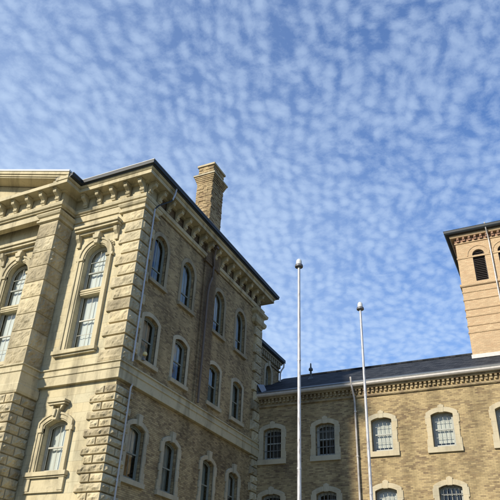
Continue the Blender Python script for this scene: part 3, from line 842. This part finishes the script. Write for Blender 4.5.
# caps belong to the stack: same object tree
for p in cc.v: pass
me2 = cc.build('chimney_cap', M['surround'], roof1)
pp = MB()
pp.tube([(XS + .76, 19.30, 19.36), (XS + .74, 19.27, 19.0), (XS + .66, 19.22, 18.62)], .042, 8)
el = MB(); el.tube([(XS + .67, 19.225, 18.66), (XS + .62, 19.16, 18.52), (XS + .3, 18.74, 18.10), (XS + .2, 18.62, 17.86)], .036, 8)
pp.tube([(XS + .20, 18.62, 17.85), (XS + .20, 18.62, 10.62)], .038, 10)
pp.tube([(XS + .30, 18.72, 9.74), (XS + .22, 18.72, 9.6), (XS + .20, 18.72, 0)], .038, 10)
for z in (16.4, 14.6, 12.8, 11.0, 8.6, 6.2, 3.0):
    y = 18.62 if z > 10 else 18.72
    pp.tube([(XS + .20, y, z), (XS + .20, y, z + .05)], .05, 10)
pp.build('downpipe', M['pipe_pale'], B1, smooth=True)['label'] = 'thin pale pipe down the near corner'
el.build('pipe_elbow', M['gutter_dark'], B1, smooth=True)
bp_ = MB()
bp_.tube([(XS + .5, 23.95, 18.95), (XS + .35, 23.98, 18.7), (XS + .24, 24.1, 18.4), (XS + .2, 24.2, 17.9), (XS + .2, 24.1, 17.2), (XS + .2, 23.9, 16.7), (XS + .2, 23.82, 16.2), (XS + .2, 23.75, 10.6)], .055, 10)
bp_.box(XS + .3, XS + .52, 23.85, 24.05, 18.78, 18.97)
bp_.build('downpipe', M['pipe_brown'], B1, smooth=True)['label'] = 'brown iron pipe on the stained brick strip'
LW = MB(); LW.box(XS + .10, XS + .24, 19.25, 19.37, 10.93, 11.0); LW.tube([(XS + .15, 19.31, 11.0), (XS + .22, 19.31, 11.14)], .03, 8)
lampT = thing('wall_lamp', (XS + .16, 19.31, 10.9), 'small yellowed floodlight on a side window sill beside the pale corner pipe', 'lamp')
LW.build('bracket', M['gutter_edge'], lampT)
LH = MB(); LH.lathe([(.03, 0), (.09, .02), (.10, .08), (.07, .15), (.02, .17)], (XS + .24, 19.29, 11.1), 14); LH.build('lamp_head', M['lamp'], lampT, smooth=True)

# ================================================================== LOWER BRICK WING
B2 = thing('brick_building', (-4, 30.4, 0), 'low buff brick wing with dark slate roof behind the flagpoles, stone framed windows', 'building')
YR = 30.4
winX = [-13.52, -10.60, -7.68, -4.76, -1.84, 1.08, 4.0]
winX = winX[:6]
holes = []
WB = 1.02
for x in winX:
    for z0 in (9.62, 6.30): holes.append(hole(dict(cx=x, z0=z0, w_=WB, spring=1.50, rise=.13)))
mb = MB(); mb.panel([(XS - .3, 0), (3.6, 0), (3.6, 12.98), (XS - .3, 12.98)], holes, F(YR), 0, .38)
mb.box(3.25, 3.6, YR + .4, 36, 0, 12.9); mb.box(XS - .3, 3.6, 40, 40.3, 0, 12.9)
mb.build('wall', M['brick'], B2)
mb = MB(); mb.box(XS + .1, 3.2, 31.6, 39.9, .1, 12.8); mb.build('dark_core', M['void'], B2)  # near-black filler box, interior darkness put into its colour
# corbel table
mb = MB()
mb.sweep([(XS + .11, YR), (3.6, YR), (3.6, 40)], [(-.05, 12.36), (.06, 12.36), (.10, 12.40), (.10, 12.46), (.03, 12.50), (-.05, 12.50)])
mb.sweep([(XS + .11, YR), (3.6, YR), (3.6, 40)], [(-.05, 12.80), (.18, 12.80), (.18, 12.90), (-.05, 12.90)])
n = 0; x = XS + .25
while x < 3.5:
    mb.box(x, x + .11, YR - .10, YR + .02, 12.58, 12.70); mb.box(x, x + .11, YR - .15, YR + .02, 12.703, 12.797); x += .22
mb.build('corbel_table', M['brick_corbel'], B2)
mb = MB(); mb.sweep([(XS + .11, YR), (3.6, YR), (3.6, 40)], [(0, 12.903), (.34, 12.903), (.40, 12.96), (.42, 13.10), (.38, 13.10), (.36, 13.03), (0, 13.03)])
mb.build('gutter', M['gutter_pale'], B2)
YE, ZE, YT, SLR = 29.99, 13.08, 36.5, .506
ZT = ZE + SLR * (YT - YE)
mb = MB()
mb.add([(-15.4, YE + .4, ZE + .2), (3.9, YE, ZE), (3.9, YT, ZT), (-15.4, YT, ZT), (3.9, 43, ZE), (-15.4, 43, ZE)], [])
mb = MB()
XL = XS + .12
mb.add([(XL, YE, ZE), (4.0, YE, ZE), (4.0, YT, ZT), (XL, YT, ZT), (4.0, 43, ZE), (XL, 43, ZE)], [(0, 1, 2, 3), (3, 2, 4, 5), (0, 5, 4, 1), (0, 3, 5), (1, 4, 2)])
# strip beyond the corner of the stone block
y0 = 30.52
mb.add([(-15.5, y0, ZE + SLR * (y0 - YE)), (XL - .001, y0, ZE + SLR * (y0 - YE)), (XL - .001, YT, ZT), (-15.5, YT, ZT)], [(0, 1, 2, 3)])
roof2 = mb.build('roof', M['slate'], B2)
mb = MB(); k = SLR
mb.add([(XL + .01, YE - .02, ZE + .012), (4.01, YE - .02, ZE + .012), (4.01, YE + .48, ZE + .012 + k * .5), (XL + .01, YE + .48, ZE + .012 + k * .5),
        (XL + .01, YE - .02, ZE - .03), (4.01, YE - .02, ZE - .03), (4.01, YE + .5, ZE - .05 + k * .5), (XL + .01, YE + .5, ZE - .05 + k * .5)],
       [(0, 1, 2, 3), (0, 4, 5, 1), (1, 5, 6, 2), (2, 6, 7, 3), (3, 7, 4, 0)])
mb.build('eaves_flashing', M['flashing'], roof2)
mb = MB(); mb.box(XL - .02, 3.9, YT - .12, YT + .12, ZT - .04, ZT + .07); mb.build('ridge_cap', M['slate'], roof2, bevel=.02)
zz = ZE + SLR * (34.4 - YE)
mb = MB(); mb.tube([(-12.82, 34.4, zz - .1), (-12.82, 34.4, zz + .62)], .06, 10); mb.lathe([(.05, .5), (.13, .52), (.13, .62), (.05, .72), (.04, .95), (.01, 1.0)], (-12.82, 34.4, zz), 12)
mb.lathe([(.22, -.12), (.10, .08)], (-12.82, 34.4, zz), 12)
mb.build('roof_vent', M['flashing'], roof2, smooth=True)
# grey lead patch by the corner
mb = MB(); mb.add([(XL + .01, 30.0, 13.12), (XL + .01, 30.9, 13.55), (XL + .01, 30.9, 13.9), (XL + .01, 30.0, 13.62), (XL + .30, 30.02, 13.13), (XL + .26, 30.7, 13.47)], [(0, 1, 2, 3), (0, 4, 5, 1), (4, 3, 2, 5)])
mb.build('lead_flashing', M['gutter_edge'], roof2)
mb = MB()
mb.tube([(-9.02, YR - .38, 13.38), (-9.0, YR - .38, 13.0), (-8.97, YR - .3, 12.7), (-8.95, YR - .14, 12.35), (-8.94, YR - .12, 12.1), (-8.88, YR - .12, 0)], .055, 12)
for z in (11.6, 9.4, 7.2, 5.0): mb.tube([(-8.93 + (11.6 - z) * .003, YR - .12, z), (-8.93 + (11.6 - z) * .003, YR - .12, z + .07)], .078, 12)
mb.build('downpipe', M['pipe_grey'], B2, smooth=True)['label'] = 'grey downpipe between the second and third windows'
def wing_window(cur, label, mat=None):
    win = sash_window(WB, 1.50, .13, M['sash_grey'] if cur is None or cur[1] is M['blind_dim'] else M['sash_grey'], label, rail=.86, cols=4, rows=(1, 1), curtain=cur, depth=.22, bars=5 if cur is None or cur[1] is M['blind_dim'] else None)
    mb = MB(); eared(mb, WB, 1.50, .13, .235, .05, -.05, .03, toothed=1); mb.build('window_surround', M['surround'], win, bevel=.012)
    k = MB(); k.prism([(-.11, 1.60), (.11, 1.60), (.15, 1.93), (.0, 2.0), (-.15, 1.93)], lambda a_, b_, t_: (a_, t_, b_), -.065, .02); k.build('keystone', M['surround'], win, bevel=.012)
    s_ = MB(); s_.box(-.80, .80, -.10, .20, -.26, -.004); s_.build('sill', M['surround'], win, bevel=.01); return win
wd = wing_window(None, 'dark barred window'); place(wd, B2, [(winX[0], YR, 9.62), (winX[0], YR, 6.30), (winX[1], YR, 6.30), (winX[3], YR, 6.30)])
wm = wing_window(('upper', M['blind_dim']), 'dark barred window with a dim upper half'); place(wm, B2, [(winX[1], YR, 9.62)])
wl = wing_window(('roller', M['blind']), 'window with a pale blind behind its panes'); place(wl, B2, [(winX[2], YR, 9.62), (winX[3], YR, 9.62), (winX[4], YR, 9.62), (winX[5], YR, 9.62), (winX[2], YR, 6.30), (winX[4], YR, 6.30), (winX[5], YR, 6.30)])

# ================================================================== BRICK TOWER
B3 = thing('brick_tower', (-3.3, 34, 14), 'square warm yellow brick tower with louvred arches rising from the slate roof', 'tower')
TX0, TX1, TY = -3.30, 1.95, 34.0
lou = [dict(cx=-2.10, z0=19.78, w_=.68, spring=1.72, rise=.34), dict(cx=-.68, z0=19.78, w_=.68, spring=1.72, rise=.34), dict(cx=.74, z0=19.78, w_=.68, spring=1.72, rise=.34)]
mb = MB(); mb.panel([(TX0, 14), (TX1, 14), (TX1, 22.95), (TX0, 22.95)], [hole(d) for d in lou], F(TY), 0, .3)
mb.box(TX0, TX0 + .3, TY + .302, 39.2, 14, 22.94); mb.box(TX1 - .3, TX1, TY + .302, 39.2, 14, 22.94); mb.box(TX0 + .3, TX1 - .3, 38.9, 39.2, 14, 22.94)
TP = [(TX0, 39.2), (TX0, TY), (TX1, TY), (TX1, 39.2)]
for z in (19.12, 18.62, 18.02, 17.58, 17.02, 16.6):
    mb.sweep(TP, [(-.02, z), (.025, z), (.04, z + .035), (.04, z + .075), (-.02, z + .075)])
twall = mb.build('wall', M['brick_tower'], B3)
mb = MB(); mb.sweep(TP, [(-.02, 19.50), (.05, 19.50), (.09, 19.55), (.09, 19.66), (-.02, 19.72)])
mb.sweep(TP, [(-.02, 21.37), (.03, 21.37), (.04, 21.40), (.04, 21.47), (-.02, 21.47)][:5])
mb.build('string_course', M['brick_tower'], B3)
for d in lou:
    mb = MB(); mb.ring(opening(grow=.0, **dict(d, z0=21.47, spring=.03)), opening(grow=.24, **dict(d, z0=21.47, spring=.03)), F(TY), -.035, .02)
    mb.ring(opening(grow=.24, **dict(d, z0=21.47, spring=.03)), opening(grow=.31, **dict(d, z0=21.47, spring=.03)), F(TY), -.065, .02)
    mb.build('window_arch', M['brick_tower'], B3)
    mb = MB(); z = d['z0'] + .05; i = 0
    mb.ring(opening(grow=-.05, **d), opening(**d), F(TY), .10, .2)
    while z < d['z0'] + 1.98:
        hx = .30 if z < d['z0'] + 1.72 else math.sqrt(max(.002, .30 ** 2 - (z - d['z0'] - 1.72) ** 2))
        mb.prism([(.06, z), (.075, z - .015), (.20, z + .10), (.185, z + .115)], lambda dd, z_, t_: (t_, TY + dd, z_), d['cx'] - hx, d['cx'] + hx)
        z += .115
    mb.cur = 1; mb.box(d['cx'] - .36, d['cx'] + .36, TY + .31, TY + .34, d['z0'] - .05, d['z0'] + 2.1); mb.cur = 0  # near-black backing sheet stands in for the dark space behind the slats
    mb.build('louver', [M['louver'], M['void']], B3)
# corbelled cornice with red brick dentils
mb = MB(); mb.sweep(TP, [(-.02, 22.42), (.05, 22.42), (.05, 22.50), (-.02, 22.50)]); mb.sweep(TP, [(-.02, 22.78), (.22, 22.78), (.26, 22.84), (.26, 22.95), (-.02, 22.95)])
mb.build('corbel_table', M['brick_tower'], B3)
mb = MB(); x = TX0 + .12
while x < TX1:
    mb.box(x, x + .15, TY - .15, TY + .02, 22.52, 22.777); mb.box(x + .02, x + .13, TY - .2, TY + .02, 22.64, 22.775); x += .33
y = TY + .3
while y < 39: mb.box(TX0 - .15, TX0 + .02, y, y + .15, 22.52, 22.777); y += .33
mb.sweep(TP, [(-.02, 22.505), (.02, 22.505), (.02, 22.775), (-.02, 22.775)])
mb.build('dentil_course', M['brick_red'], B3)
mb = MB(); mb.sweep(TP, [(-.1, 22.952), (.40, 22.952), (.46, 22.97), (.52, 23.05), (.52, 23.20), (-.1, 23.20)])
mb.build('gutter', M['gutter_dark'], B3)
mb = MB(); e_ = .54
mb.add([(TX0 - e_, TY - e_, 23.203), (TX1 + e_, TY - e_, 23.203), (TX1 + e_, 39.7, 23.203), (TX0 - e_, 39.7, 23.203), ((TX0 + TX1) / 2, 36.6, 24.6)], [(0, 1, 4), (1, 2, 4), (2, 3, 4), (3, 0, 4), (0, 3, 2, 1)])
mb.build('roof', M['flashing'], B3)
mb = MB(); mb.sweep(TP, [(-.01, 15.12), (.05, 15.12), (.05, 15.34), (-.01, 15.36)]); mb.build('base_flashing', M['gutter_pale'], B3)
mb = MB(); mb.tube([(-1.42, TY - .5, 23.3), (-1.41, TY - .42, 22.9), (-1.39, TY - .12, 22.5), (-1.38, TY - .1, 22.2), (-1.37, TY - .1, 15.2)], .042, 10)
mb.build('downpipe', M['pipe_grey'], B3, smooth=True)

# ================================================================== REAR BLOCK
B4 = thing('rear_building', (-15.2, 30.6, 0), 'narrow shaded brick block glimpsed behind the stone corner, with bracketed eaves and one arched window', 'building')
XR, YN = -15.2, 35.0
mb = MB(); mb.panel([(30.46, 12), (YN, 12), (YN, 16.9), (30.46, 16.9)], [hole(dict(cx=33.35, z0=14.6, w_=.85, spring=1.0, rise=.42))], Sd(XR), 0, .35)
mb.box(-20, XR - .36, YN - .35, YN, 12, 16.88); mb.box(-20, -19.6, 30.46, YN - .4, 12, 16.88); mb.box(-20, -15.2, 30.46, 30.7, 0, 11.99)
mb.build('wall', M['brick_side'], B4)
wr = sash_window(.85, 1.0, .42, M['sash_green'], None, rail=.7, cols=2, depth=.2)
mb = MB(); mb.ring(opening(0, 0, .85, 1.0, .42), opening(0, 0, .85, 1.0, .42, grow=.2), FN0, -.05, .02); mb.build('window_surround', M['surround'], wr, bevel=.01)
mb = MB(); mb.prism([(-.08, 1.4), (.08, 1.4), (.12, 1.75), (-.12, 1.75)], lambda a_, b_, t_: (a_, t_, b_), -.1, .02); mb.build('keystone', M['surround'], wr)
place(wr, B4, [(XR, 33.35, 14.6)], R(90))
PR4 = [(XR, 30.46), (XR, YN), (-20, YN)]
mb = MB(); mb.sweep(PR4, [(-.02, 16.72), (.16, 16.72), (.18, 16.82), (-.02, 16.82)]); mb.sweep(PR4, [(-.02, 16.2), (.06, 16.2), (.08, 16.28), (-.02, 16.30)])
y = 30.6
while y < YN: mb.box(XR - .02, XR + .14, y, y + .14, 16.40, 16.717); y += .3
mb.build('corbel_table', M['trim_grey'], B4)
mb = MB(); mb.sweep(PR4, [(-.1, 16.823), (.22, 16.823), (.32, 16.9), (.32, 17.08), (-.1, 17.08)]); mb.build('gutter', M['gutter_dark'], B4)
mb = MB(); mb.add([(XR + .33, 30.45, 17.083), (XR + .33, YN + .33, 17.083), (-20.3, YN + .33, 17.083), (-20.3, 30.45, 17.083), (-17.6, 30.5, 18.0), (-17.6, 33, 18.0)], [(0, 1, 5, 4), (1, 2, 5), (2, 3, 4, 5), (0, 3, 2, 1), (0, 4, 3)])
mb.build('roof', M['slate'], B4)
mb = MB(); mb.tube([(XR + .26, YN + .22, 16.95), (XR + .24, YN + .2, 16.6), (XR + .14, YN + .06, 16.35), (XR + .12, YN - .06, 16.1), (XR + .1, YN - .08, 13)], .05, 8); mb.build('downpipe', M['gutter_pale'], B4, smooth=True)

# ================================================================== FLAGPOLES
def flagpole(x, y, h, r0, r1, label):
    t = thing('flagpole', (x, y, 0), label, 'flagpole', 'flagpoles in front of the brick wing')
    mb = MB(); n = 14
    mb.tube([(x, y, h * i / n) for i in range(n + 1)], r0, 18, r2=r1)
    for q in (.22, .47, .73): rr = r0 + (r1 - r0) * q; mb.tube([(x, y, h * q), (x, y, h * q + .05)], rr + .006, 18)
    mb.build('shaft', M['pole'], t, smooth=True)
    mb = MB(); mb.lathe([(.045, 0), (.125, .01), (.13, .05), (.12, .085), (.05, .09)], (x, y, h - .03), 20); mb.build('collar', M['truck_dark'], t, smooth=True)
    mb = MB(); mb.lathe([(.085, 0), (.092, .02), (.088, .12), (.075, .17), (.045, .205), (.01, .215)], (x, y, h + .062), 20); mb.build('cap', M['white_cap'], t, smooth=True)
    mb = MB(); mb.lathe([(.30, 0), (.30, .03), (.16, .05), (.13, .25), (.09, .27)], (x, y, 0), 20); mb.build('base_plate', M['gutter_edge'], t, smooth=True)
flagpole(-.3949 * 16, 16, 11.72, .066, .040, 'white flagpole on the left, the nearer and taller looking of the two poles')
flagpole(-.2763 * 19.6, 19.6, 11.75, .060, .038, 'white flagpole on the right, beside the grey downpipe of the brick wing')
